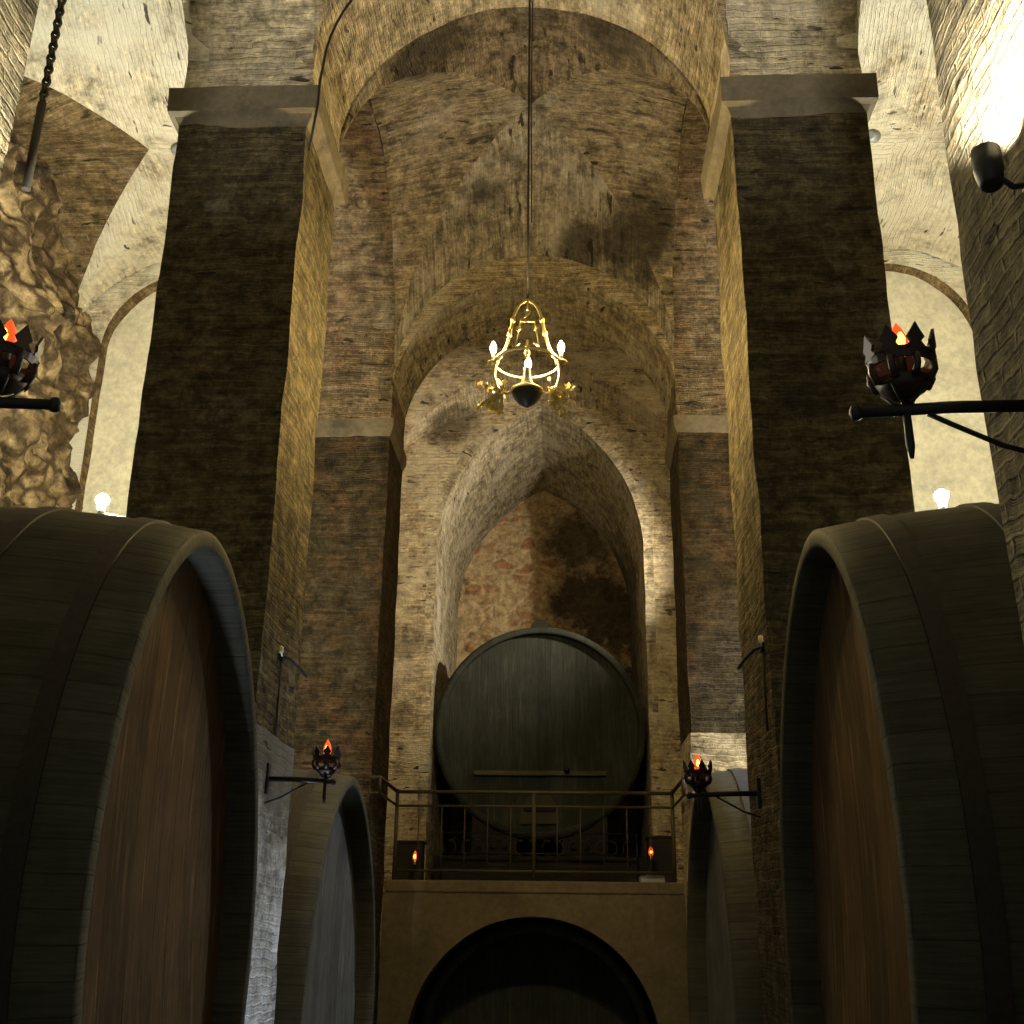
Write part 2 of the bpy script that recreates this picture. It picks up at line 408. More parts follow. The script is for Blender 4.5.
def long_arch(name, x0, x1, ya, yb, zs, rise, mat, label):
    mb = MB(); n = 36; r = (yb - ya) / 2 + .04; yc = (ya + yb) / 2
    ts = [PI * i / n for i in range(n + 1)]
    pts = [(-r, 9.2)] + [(-r * cos(t), zs + rise * sin(t)) for t in ts] + [(r, 9.2)]
    acc = [0]
    for a, b in zip(pts, pts[1:]): acc.append(acc[-1] + math.hypot(b[0] - a[0], b[1] - a[1]))
    xs = frange(x0, x1, .16)
    mb.grid(lambda i, x: ((x, yc + pts[i][0], pts[i][1]), (x, acc[i])), range(1, len(pts) - 1), xs, .025)
    for x in (x0 + .012, x1 - .012):
        mb.grid(lambda i, k: ((x, yc + pts[i][0], pts[i][1] + (TOP - pts[i][1]) * k / 8),
                              (pts[i][0], pts[i][1] + (TOP - pts[i][1]) * k / 8)), range(1, len(pts) - 1), range(9), .004)
    mb.quad([(x0, ya, TOP), (x1, ya, TOP), (x1, yb, TOP), (x0, yb, TOP)])
    return tag(mb.build(name, mat), label, None, None, 'structure')

def pier(x0, x1, y0, y1, mat, matbase, label, cap_b, cap_t, top=TOP, capout=.09, upper='impost', basez=0.0):
    """square masonry pier: shaft, capital and the squared block that carries the vaults"""
    root = empty('brick_pier', ((x0 + x1) / 2, (y0 + y1) / 2, 0), 0, label)
    root['kind'] = 'structure'
    ox, oy = root.location.x, root.location.y
    def wallbox(z0, z1, ins, m, nm, amp=.025):
        mb = MB()
        a0, a1, b0, b1 = x0 + ins - ox, x1 - ins - ox, y0 + ins - oy, y1 - ins - oy
        st = .15
        nz = frange(z0, z1, st)
        for (p, q, off) in (((a0, b0), (a1, b0), 0), ((a1, b0), (a1, b1), 1.2), ((a1, b1), (a0, b1), 2.4), ((a0, b1), (a0, b0), 3.6)):
            L = math.hypot(q[0] - p[0], q[1] - p[1])
            us = frange(0, 1, st / L)
            def fn(u, z, p=p, q=q, off=off, L=L):
                P = Vector((p[0] + (q[0] - p[0]) * u, p[1] + (q[1] - p[1]) * u, z))
                w = rough(P + Vector((ox, oy, 0)), amp) - Vector((ox, oy, 0))
                return (w, (off + u * L + x0, z))
            mb.grid(fn, us, nz)
        for z in (z0, z1):
            mb.quad([(a0, b0, z), (a1, b0, z), (a1, b1, z), (a0, b1, z)])
        return mb.build(nm, m, root)
    if basez > 0:
        wallbox(0, basez, -.01, matbase, 'pale_foot')  # paler foot; on the tall left pier it carries painted light
    wallbox(basez, cap_b, 0, mat, 'shaft')
    mb = MB()
    a0, a1, b0, b1 = x0 - ox, x1 - ox, y0 - oy, y1 - oy
    prof = [(0, cap_b - .06), (.025, cap_b), (.04, cap_b + .03), (capout, cap_b + .05), (capout + .005, cap_t - .01), (capout - .02, cap_t)]
    def loop(i):
        o_, z = prof[i]
        out = []
        cs = [(a0 - o_, b0 - o_), (a1 + o_, b0 - o_), (a1 + o_, b1 + o_), (a0 - o_, b1 + o_)]
        for k in range(4):
            p, q = cs[k], cs[(k + 1) % 4]
            for t in range(8):
                out.append((p[0] + (q[0] - p[0]) * t / 8, p[1] + (q[1] - p[1]) * t / 8, z))
        return out
    loops = [loop(i) for i in range(len(prof))]
    for i in range(len(prof) - 1):
        for k in range(32):
            k2 = (k + 1) % 32
            P = [rough(Vector(v) + Vector((ox, oy, 0)), .02, 2.5) - Vector((ox, oy, 0)) for v in (loops[i][k], loops[i][k2], loops[i + 1][k2], loops[i + 1][k])]
            mb.quad(P)
    for i in (0, -1):
        lp = [rough(Vector(v) + Vector((ox, oy, 0)), .02, 2.5) - Vector((ox, oy, 0)) for v in loops[i]]
        mb.face([mb.v(p) for p in lp])
    mb.build('capital', M['cap'], root)
    if upper:
        wallbox(cap_t, top, .0, M[upper], 'impost_block')
    return root

# ------------------------------------------------------------------ setting
mb = MB(); mb.panel((-7.5, -2, 0), (1, 0, 0), (0, 1, 0), 15, 24, (30, 48)); mb.panel((-7.5, -2, -.3), (1, 0, 0), (0, 1, 0), 15, 24)
tag(mb.build('floor', M['floor']), 'dark stone cellar floor below the casks', None, None, 'structure')

names = {-1: 'left', 1: 'right'}
for s in (-1, 1):
    for i, (y0, y1) in enumerate(ROW):
        a, b = sorted((s * W, s * PO))
        if i == 2:
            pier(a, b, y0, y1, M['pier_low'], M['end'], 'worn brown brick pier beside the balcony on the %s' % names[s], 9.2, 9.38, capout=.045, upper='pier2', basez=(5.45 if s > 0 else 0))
        elif i == 1:
            pier(a, b, y0, y1, M['pier'], M['pier_lit_foot'], 'tall sooty brick pier with a stone capital, %s of the chandelier' % names[s], 9.85, CAPZ, basez=(4.7 if s < 0 else 0))
        else:
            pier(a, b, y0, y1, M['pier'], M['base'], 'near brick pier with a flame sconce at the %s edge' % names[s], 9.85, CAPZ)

for i, (y0, y1) in enumerate(ROW):
    zs = [10.4, 10.4, 9.6][i]
    cross_arch('transverse_arch', 0, W, y0, y1, zs, 1.8, [CAPZ, CAPZ, 9.38][i], M['arch'],
               ['brick arch over the nave nearest the viewer', 'round brick arch between the two tall sooty piers', 'lower round brick arch above the balcony'][i])
    if i < 2:
        for s in (-1, 1):
            cross_arch('aisle_arch', s * (PO + AW) / 2, (AW - PO) / 2, y0, y1, 10.3, 2.65, CAPZ, M['arch'],
                       'round brick arch across the %s aisle %s' % (names[s], ['nearest the viewer', 'beside the tall sooty pier'][i]))
for s in (-1, 1):
    for i in (0, 1):
        x0, x1 = sorted((s * W, s * PO))
        long_arch('arcade_arch', x0, x1, ROW[i][1], ROW[i + 1][0], 10.2, 2.05, M['impost' if i == 0 else 'pier2'],
                  'brick arcade arch between nave and %s aisle over the %s cask' % (names[s], ['front', 'middle'][i]))

def groin(name, xa, xb, ya, yb, fA, fB, mats, label):
    """groined vault; fA is the height of the tunnel along y, fB that of the tunnel along x"""
    mb = MB(); n = 44
    xc, yc = (xa + xb) / 2, (ya + yb) / 2
    xs = [xc + (xb - xa) / 2 * sin(PI / 2 * (2 * i / n - 1)) for i in range(n + 1)]
    ys = [yc + (yb - ya) / 2 * sin(PI / 2 * (2 * i / n - 1)) for i in range(n + 1)]
    V = [[None] * (n + 1) for _ in range(n + 1)]
    for i, x in enumerate(xs):
        for j, y in enumerate(ys):
            z = max(fA(x, y), fB(x, y))
            V[i][j] = mb.v(rough((x, y, z), .03))
    rx, ry = (xb - xa) / 2, (yb - ya) / 2
    def put(idx):
        xm = sum((xs[a] - xc) / rx for a, b in idx) / len(idx); ym = sum((ys[b] - yc) / ry for a, b in idx) / len(idx)
        if abs(ym) > abs(xm):
            uv = [(ys[b], rx * math.asin(max(-1, min(1, (xs[a] - xc) / rx)))) for a, b in idx]; mat = 0 if ym < 0 else 1
        else:
            uv = [(xs[a], ry * math.asin(max(-1, min(1, (ys[b] - yc) / ry)))) for a, b in idx]; mat = 2 if xm < 0 else 3
        mb.face([V[a][b] for a, b in idx], uv, mat, False)
    for i in range(n):
        for j in range(n):
            a, b, c, d = (i, j), (i, j + 1), (i + 1, j + 1), (i + 1, j)
            if i == j: put([a, b, c]); put([a, c, d])
            elif i + j == n - 1: put([a, b, d]); put([b, c, d])
            else: put([a, b, c, d])
    o = mb.build(name, mats, None, False, solid=.18)
    return tag(o, label, None, None, 'structure')

def bay(name, xa, xb, ya, yb, z0, z1, zc0, zcm, zc1, zsB, zb, zbm, mats, label):
    xc, rx = (xa + xb) / 2, (xb - xa) / 2
    yc, ry = (ya + yb) / 2, (yb - ya) / 2
    def fA(x, y):
        t = (y - ya) / (yb - ya)
        zs = z0 + (z1 - z0) * t
        c = (1 - t) * (1 - 2 * t) * zc0 + 4 * t * (1 - t) * zcm + t * (2 * t - 1) * zc1
        return zs + (c - zs) * math.sqrt(max(0, 1 - ((x - xc) / rx) ** 2))
    def fB(x, y):
        c = zbm + (zb - zbm) * ((x - xc) / rx) ** 2
        return zsB + (c - zsB) * math.sqrt(max(0, 1 - ((y - yc) / ry) ** 2))
    return groin(name, xa, xb, ya, yb, fA, fB, mats, label)
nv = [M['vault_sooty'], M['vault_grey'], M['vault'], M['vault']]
bay('ceiling_nave', -W, W, 9.0, 12.85, 10.4, 9.9, 12.2, 12.6, 11.75, 10.2, 12.3, 12.6, nv, 'sooty brick groin vault behind the chandelier')
bay('ceiling_nave', -W, W, 3.55, 7.8, 10.4, 10.4, 12.2, 12.6, 12.2, 10.2, 12.27, 12.6, nv, 'brick groin vault over the front casks')
bay('ceiling_nave', -W, W, -2, 2.35, 10.4, 10.4, 12.2, 12.6, 12.2, 10.2, 12.27, 12.6, nv, 'brick groin vault above the viewer')
r3 = 2.9
bay('ceiling_balcony', -r3, r3, 14.05, 17.3, 9.6, 9.6, 11.7, 11.8, 11.7, 9.6, 11.7, 11.8, [M['end']] * 4, 'pale brick vault above the balcony')
for s in (-1, 1):
    xa, xb = sorted((s * PO, s * AW))
    for (ya, yb, where) in ((9.0, 12.85, 'middle'), (3.55, 7.8, 'front'), (-2, 2.35, 'near')):
        side = M['aisle_brown'] if where == 'middle' and s < 0 else M['aisle']
        if where == 'middle': hs = (10.8, CAPZ, 12.95, 12.05, 11.8)
        else: hs = (10.5, 10.5, 12.4, 12.3, 12.4)
        bay('ceiling_aisle', xa, xb, ya, yb, *hs, CAPZ, 12.0 if where == 'middle' else 12.3, hs[3], [M['aisle'], M['aisle'], side if s < 0 else M['aisle'], M['aisle']],
            'limewashed groin vault of the %s aisle over the %s cask' % (names[s], where))
    # outer aisle wall, coarse rubble
    mb = MB()
    def rock(y, z):
        q = Vector((y, z, s * 3.0))
        d = .32 * noise.fractal(q * .9, 1.0, 2.0, 3) + .22 * abs(noise.noise(q * 2.3 + Vector((5, 1, 0)))) + .10 * noise.noise(q * 5)
        return ((s * (AW - .30 - .10 * max(0, 11 - max(z, 6)) + d), y, z), (y, z))
    mb.grid(rock, frange(-2, 13, .085), frange(0, 12.0, .085), .10, fr=6)
    mb.panel((s * (AW + .6), -2, 0), (0, 1, 0), (0, 0, 1), 15, 12)
    tag(mb.build('wall_' + names[s], M['rubble']), 'rough ochre rubble wall of the %s aisle' % names[s], None, None, 'structure')

# aisle end walls with a blind arch
def blind_wall(s):
    xa, xb = s * PO, s * AW; xc = (xa + xb) / 2; y = 12.91; R = 1.15; zc = 10.45
    mb = MB(); n = 28
    arc = [(R * cos(PI - PI * i / n), zc + R * sin(PI - PI * i / n)) for i in range(n + 1)]
    mb.grid(lambda i, k: ((xc + arc[i][0], y, arc[i][1] + (12.3 - arc[i][1]) * k / 6), (arc[i][0], arc[i][1] + (12.3 - arc[i][1]) * k / 6)), range(n + 1), range(7), .004)
    for q in (-1, 1):
        mb.panel((xc + q * R, y, 0), (q, 0, 0), (0, 0, 1), 1.64 - R + .15, 12.3, (3, 60), .02)
        mb.grid(lambda z, k: ((xc + q * R, y + .22 * k, z), (k * .2, z)), frange(0, zc, .3), (0, 1), mat=1)
    mb.grid(lambda i, k: ((xc + arc[i][0], y + .22 * k, arc[i][1]), (k * .22, i * .12)), range(n + 1), (0, 1), mat=1)
    mb.panel((xc - R - .3, y + .2, 0), (1, 0, 0), (0, 0, 1), 2 * R + .6, 12.3, (12, 50), .05, mat=2)
    mb.panel((xc - 1.8, y + .5, 0), (1, 0, 0), (0, 0, 1), 3.6, 12.3)
    tag(mb.build('wall_aisle_' + names[s], [M['aisle'], M['aisle_brown'], M['white']]), 'pale end wall of the %s aisle with a blind round arch' % names[s], None, None, 'structure')
for s in (-1, 1): blind_wall(s)

# end wall with the pointed niche
HW, SPR, APX, YE, YN = 1.68, 9.06, 11.69, 17.3, 21.3
Rp = (HW ** 2 + (APX - SPR) ** 2) / (2 * HW)
def pointed(n=24):
    half = []
    for i in range(n + 1):
        z = (APX - SPR) * i / n
        x = math.sqrt(max(0, Rp ** 2 - z ** 2)) - (Rp - HW)
        half.append((x, SPR + z))
    left = [(-x, z) for x, z in half]
    return left + [(x, z) for x, z in half[::-1][1:]]
PA = pointed()
mb = MB()
mb.grid(lambda i, k: ((PA[i][0], YE, PA[i][1] + (12.6 - PA[i][1]) * k / 10), (PA[i][0], PA[i][1] + (12.6 - PA[i][1]) * k / 10)), range(len(PA)), range(11), .004)
for q in (-1, 1):
    mb.panel((q * HW, YE, 0), (q, 0, 0), (0, 0, 1), 1.5, 12.6, (8, 90), .02)
tag(mb.build('wall_back', M['end']), 'cream brick end wall around the pointed niche', None, None, 'structure')
mb = MB()
NP = [(-HW, 3.5 + (SPR - 3.5) * k / 30) for k in range(30)] + PA + [(HW, SPR - (SPR - 3.5) * (k + 1) / 30) for k in range(30)]
acc = [0]
for a, b in zip(NP, NP[1:]): acc.append(acc[-1] + math.hypot(b[0] - a[0], b[1] - a[1]))
mb.grid(lambda i, y: ((NP[i][0], y, NP[i][1]), (y, acc[i])), range(len(NP)), frange(YE, YN, .16), .025, flip=True)
tag(mb.build('niche_vault', M['niche'], None, True, solid=.15), 'pointed brick tunnel vault behind the round cask', None, None, 'structure')
mb = MB()
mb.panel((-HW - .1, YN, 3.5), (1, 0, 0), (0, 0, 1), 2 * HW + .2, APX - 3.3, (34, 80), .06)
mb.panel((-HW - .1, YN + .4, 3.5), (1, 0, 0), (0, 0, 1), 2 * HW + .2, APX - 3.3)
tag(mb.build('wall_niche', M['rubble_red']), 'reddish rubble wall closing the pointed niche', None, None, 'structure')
for s in (-1, 1):
    mb = MB()
    mb.panel((s * 2.92, 14.05, 0), (0, 1, 0), (0, 0, 1), 3.25, 12.4, (22, 80), .02)
    mb.panel((s * 3.2, 14.05, 0), (0, 1, 0), (0, 0, 1), 3.25, 12.4)
    tag(mb.build('wall_balcony_' + names[s], M['end']), 'pale brick side wall on the %s of the balcony' % names[s], None, None, 'structure')

# balcony and the wall with the low arch beneath it
mb = MB()
mb.box((0, 17.75, 3.82), (3.58, 7.3, .14), .02)
tag(mb.build('balcony_floor', M['under']), 'stone balcony floor below the round cask', None, None, 'structure')
mb = MB(); n = 32; R = 1.47; zc = 2.02
arc = [(R * cos(PI - PI * i / n), zc + R * sin(PI - PI * i / n)) for i in range(n + 1)]
for y in (14.12, 14.6):
    mb.grid(lambda i, k: ((arc[i][0], y, arc[i][1] + (3.75 - arc[i][1]) * k / 4), (arc[i][0], arc[i][1])), range(n + 1), range(5), 0)
    for q in (-1, 1):
        mb.panel((q * R, y, 0), (q, 0, 0), (0, 0, 1), W - R, 3.75, (2, 24), 0)
mb.grid(lambda i, k: ((arc[i][0], 14.12 + .48 * k, arc[i][1]), (k, i * .1)), range(n + 1), (0, 1), .012)
for q in (-1, 1): mb.panel((q * R, 14.12, 0), (0, 1, 0), (0, 0, 1), .48, zc)
mb.panel((-1.75, 17.2, 0), (1, 0, 0), (0, 0, 1), 3.5, 3.75); mb.panel((-1.75, 17.35, 0), (1, 0, 0), (0, 0, 1), 3.5, 3.75)
for q in (-1, 1): mb.panel((q * 1.75, 14.6, 0), (0, 1, 0), (0, 0, 1), 2.7, 3.75)
tag(mb.build('wall_undercroft', M['under']), 'brown rendered wall with a low arch under the balcony', None, None, 'structure')

# ------------------------------------------------------------------ casks
def cask(loc, rz, a, b, L, belly, label, cat, mh, p=2.0, hoops=(.3, .85, 1.5), rim=.1, rec=.18, dish=.1, body='cask', group=None, roll=0.0):
    """great oval cask lying along local x, head at x = 0 facing +x; loc is the middle of the head"""
    root = empty('wine_cask', loc, rz, label, cat, group)
    root.rotation_euler = (math.radians(roll), 0, rz)
    N = 96
    def pt(th, sx, k, dr=0.0):
        c, s_ = cos(th), sin(th)
        y = math.copysign(abs(c) ** (2 / p), c); z = math.copysign(abs(s_) ** (2 / p), s_)
        return Vector((sx, y * (a * k + dr), z * (b * k + dr)))
    def kf(s_): return 1 + belly * (1 - (2 * s_ / L - 1) ** 2)
    ths = [2 * PI * i / N for i in range(N + 1)]
    cir = [0]
    for t0, t1 in zip(ths, ths[1:]): cir.append(cir[-1] + (pt(t1, 0, 1) - pt(t0, 0, 1)).length)
    mb = MB()
    ss = frange(0, L, .15)
    mb.grid(lambda s_, i: (pt(ths[i], -s_, kf(s_)), (s_, cir[i])), ss, range(N + 1), smooth=True)
    mb.grid(lambda k, i: (pt(ths[i], .012 * sin(PI * k / 4), 1, -rim * k / 4), (k * .02, cir[i])), range(5), range(N + 1), smooth=True)
    mb.grid(lambda k, i: (pt(ths[i], -rec * 1.3 * k / 3, 1, -rim), (k * .06, cir[i])), range(4), range(N + 1), smooth=True)
    ring = [mb.v(pt(t, -L, kf(L))) for t in ths[:-1]]; mb.face(ring)
    mb.build('staves', M[body], root)
    mb = MB()
    K = 10
    def hd(k, i):
        f = k / K
        q = pt(ths[i], 0, 1, -rim + .01) * f
        q.x = -rec - dish * (1 - f * f)
        return (q, (q.z + .4, q.y))
    mb.grid(hd, range(K + 1), range(N + 1), smooth=True)
    def hd2(k, i):
        q, t = hd(k, i); q = q.copy(); q.x -= .08; return (q, t)
    mb.grid(hd2, range(K + 1), range(N + 1))
    head = mb.build('head', mh, root)
    for h in hoops:
        mb = MB(); w = .1
        pr = [(h - w / 2, -.004), (h - w / 2, .014), (h + w / 2, .014), (h + w / 2, -.004)]
        mb.grid(lambda k, i: (pt(ths[i], -pr[k][0], kf(pr[k][0]), pr[k][1]), (k * .05, cir[i])), range(4), range(N + 1), smooth=False)
        mb.build('hoop', M['hoop'], root)
    return root, head

def support(loc, sx, sy, h, label, rise):
    """stone cradle: a block with a hollowed top"""
    mb = MB(); n = 16
    x0, y0 = loc[0], loc[1]
    prof = [(-sy / 2 + sy * i / n) for i in range(n + 1)]
    top = lambda y: h + rise * (2 * y / sy) ** 2
    for x in (x0 - sx / 2, x0 + sx / 2):
        mb.grid(lambda i, k: ((x, y0 + prof[i], top(prof[i]) * k / 6), (prof[i], k * .2)), range(n + 1), range(7))
    mb.grid(lambda i, k: ((x0 + sx * (k - .5), y0 + prof[i], top(prof[i])), (prof[i], k)), range(n + 1), (0, 1))
    for q in (0, n):
        mb.grid(lambda k, j: ((x0 + sx * (k - .5), y0 + prof[q], top(prof[q]) * j / 6), (k, j)), (0, 1), range(7))
    mb.quad([(x0 - sx / 2, y0 - sy / 2, 0), (x0 + sx / 2, y0 - sy / 2, 0), (x0 + sx / 2, y0 + sy / 2, 0), (x0 - sx / 2, y0 + sy / 2, 0)])
    return tag(mb.build('cask_cradle', M['floor']), label, 'cask stand', 'stone cradles under the casks')

FC = dict(a=1.40, b=2.11, L=2.7, belly=.07, p=1.9, group='great casks along the nave')
cask((-1.66, 6.30, 3.40), 0, roll=7, label='huge dark oval oak cask at the left edge, head facing the nave', cat='cask', mh=M['head'], **FC)
cask((1.76, 6.30, 3.40), PI, roll=-7, label='huge dark oval oak cask at the right edge, head facing the nave', cat='cask', mh=M['head'], **FC)
SC = dict(a=1.76, b=2.10, L=2.8, belly=.05, p=1.8, group='great casks along the nave')
cask((-1.62, 10.9, 2.6), 0, roll=5, label='middle oak cask lit bluish grey, between the left brick piers', cat='cask', mh=M['head2'], **SC)
cask((1.64, 10.9, 2.64), PI, roll=-5, label='middle oak cask with a pale lit top, between the right brick piers', cat='cask', mh=M['head2'], **SC)
bk, bkhead = cask((0, 17.62, 6.26), -PI / 2, 1.63, 1.63, 3.2, .01, 'round black cask in the pointed niche above the balcony', 'cask', M['head3'], hoops=(.08, .5, 1.2), rim=.09, rec=.14, dish=.04, body='head3')
lw, lwhead = cask((0, 14.95, 1.98), -PI / 2, 1.42, 1.42, 2.2, .02, 'round black cask in the low arch under the balcony', 'cask', M['head3'], hoops=(.08, .5, 1.2), rim=.1, rec=.15, dish=.04)
# back cask fittings (local: x towards the viewer, y sideways, z up)
mb = MB(); mb.box((-.10, .0, -.66), (.07, 2.05, .07), .012); tag(mb.build('crossbar', M['barwood'], bk), None)
mb = MB()
prof = []
mb.grid(lambda i, k: ((-.13 + .05 * k, .30 * cos(PI * i / 14), -1.42 + .5 * sin(PI * i / 14)), (i, k)), range(15), (0, 1))
mb.face([mb.v((-.08, .30 * cos(PI * i / 14), -1.42 + .5 * sin(PI * i / 14))) for i in range(15)])
mb.face([mb.v((-.13, .30 * cos(PI * i / 14), -1.42 + .5 * sin(PI * i / 14))) for i in range(15)][::-1])
dr = mb.build('hatch', M['barwood'], bk)
mb = MB(); mb.box((-.06, 0, -1.2), (.05, .5, .07), .01); mb.build('hatch_bar', M['timber'], dr)
mb = MB(); mb.lathe([(.05, 0), (.05, .06), (.03, .08), (.03, .16), (.0, .17)], (-.1, .42, -.62), 12, rot=Matrix.Rotation(PI / 2, 3, 'Y')); mb.build('tap', M['iron'], bk)
mb = MB()
mb.grid(lambda i, k: ((-.02 - .12 * k, .16 * cos(PI * i / 12), 1.6 + .15 * sin(PI * i / 12)), (i, k)), range(13), (0, 1))
for xx in (-.02, -.14): mb.face([mb.v((xx, .16 * cos(PI * i / 12), 1.6 + .15 * sin(PI * i / 12))) for i in range(13)])
mb.build('crown_block', M['timber'], bk)
for s, w in ((-1, 'left'), (1, 'right')):
    support((s * 2.3, 6.30), .5, 1.5, 1.0, 'stone cradle under the front cask on the %s' % w, .2)
    support((s * 3.8, 6.30), .5, 1.5, 1.0, 'rear stone cradle under the front cask on the %s' % w, .2)
    support((s * 2.3, 10.93), .5, 1.7, .31, 'stone cradle under the middle cask on the %s' % w, .12)
    support((s * 3.8, 10.93), .5, 1.7, .31, 'rear stone cradle under the middle cask on the %s' % w, .12)
support((0, 16.1), 1.2, 1.2, .43, 'stone cradle under the cask in the low arch', .08)
st = empty('cask_stand', (0, 17.9, 3.89), 0, 'black timber stand under the round cask on the balcony', 'cask stand')
for y in (-.1, 2.2):
    mb = MB(); mb.box((0, y, .24), (3.2, .3, .48), .02); mb.build('beam', M['timber'], st)
    for q in (-1, 1):
        mb = MB()
        pts = [(q * (.35 + .085 * i), .48, .46 + 1.63 + .27 - math.sqrt(max(0, 1.64 ** 2 - (.35 + .085 * i) ** 2)) - .0) for i in range(9)]
        for yy in (y - .12, y + .12):
            mb.grid(lambda i, k: ((pts[i][0], yy, .48 + (max(.5, pts[i][2] - .02) - .48) * k), (i, k)), range(9), (0, 1))
        mb.grid(lambda i, k: ((pts[i][0], y - .12 + .24 * k, max(.5, pts[i][2] - .02)), (i, k)), range(9), (0, 1))
        mb.grid(lambda i, k: ((pts[i][0], y - .12 + .24 * k, .48), (i, k)), range(9), (0, 1))
        for e in (0, 8):
            mb.quad([(pts[e][0], y - .12, .48), (pts[e][0], y + .12, .48), (pts[e][0], y + .12, max(.5, pts[e][2] - .02)), (pts[e][0], y - .12, max(.5, pts[e][2] - .02))])
        mb.build('chock', M['timber'], st)
mb = MB()
for i in range(14):
    x = -1.3 + .2 * i; s = 1 if i % 2 else -1
    pts = []
    for k in range(25):
        t = k / 24; ang = s * (PI * 2.6 * (t - .5)); rr = .05 + .03 * abs(t - .5)
        pts.append((x + s * (.055 * sin(2.6 * PI * (t - .5))), 17.42, 4.52 + .26 * (t - .5) + .05 * cos(2.6 * PI * (t - .5))))
    mb.tube(pts, .011, 6)
mb.tube([(-1.45, 17.42, 4.39), (1.45, 17.42, 4.39)], .014, 6); mb.tube([(-1.45, 17.42, 4.68), (1.45, 17.42, 4.68)], .012, 6)
for x in (-1.45, 1.45): mb.tube([(x, 17.42, 3.89), (x, 17.42, 4.7)], .014, 6)
tag(mb.build('scroll_grille', M['iron']), 'low black iron scrollwork grille in front of the round cask', 'grille')

# ------------------------------------------------------------------ balcony railing
ra = empty('balcony_railing', (0, 14.2, 3.89), 0, 'thin iron railing with slim balusters across the balcony', 'railing')
H = 1.04
def tubepart(nm, pts, r, m, par, n=8):
    mb = MB(); mb.tube(pts, r, n); return mb.build(nm, m, par)
for x in (-1.69, .0, 1.69): tubepart('post', [(x, 0, 0), (x, 0, H)], .024, M['rail'], ra)
tubepart('handrail', [(-1.7, 0, H), (1.7, 0, H)], .022, M['rail'], ra)
tubepart('rail', [(-1.7, 0, H - .17), (1.7, 0, H - .17)], .015, M['rail'], ra)
tubepart('rail', [(-1.7, 0, .11), (1.7, 0, .11)], .015, M['rail'], ra)
for i in range(-6, 7):
    if i in (0, -6, 6) and i == 0: continue
    x = i * .283
    if abs(x) > 1.66: continue
    tubepart('baluster', [(x, 0, .11), (x, 0, H - .17)], .008, M['rail'], ra, 6)
for s in (-1, 1):
    x = s * 1.69
    tubepart('side_handrail', [(x, -.02, H), (x, -1.42, H), (x + s * .12, -1.42, H)], .022, M['rail'], ra)
    tubepart('side_rail', [(x, -.02, H - .17), (x, -1.42, H - .17), (x + s * .12, -1.42, H - .17)], .015, M['rail'], ra)
    tubepart('side_post', [(x, -1.42, H - .17), (x, -1.42, H)], .018, M['rail'], ra)

# ------------------------------------------------------------------ flame bulbs and sconces
def flame_bulb(par, loc, sc=1.0, nm='flame_bulb'):
    mb = MB()
    x, y, z = loc
    pr = [(.012, 0), (.024, .014), (.031, .035), (.029, .06), (.02, .085), (.009, .108), (.0, .122)]
    mb.lathe([(r * sc, q * sc) for r, q in pr], (x, y, z), 14)
    b = mb.build(nm, M['bulb_red'], par)
    mb = MB(); mb.lathe([(0, 0), (.012 * sc, .012 * sc), (.014 * sc, .03 * sc), (.006 * sc, .05 * sc), (0, .055 * sc)], (x, y - .027 * sc, z + .02 * sc), 10)
    mb.build('filament', M['bulb_core'], b)
    return b

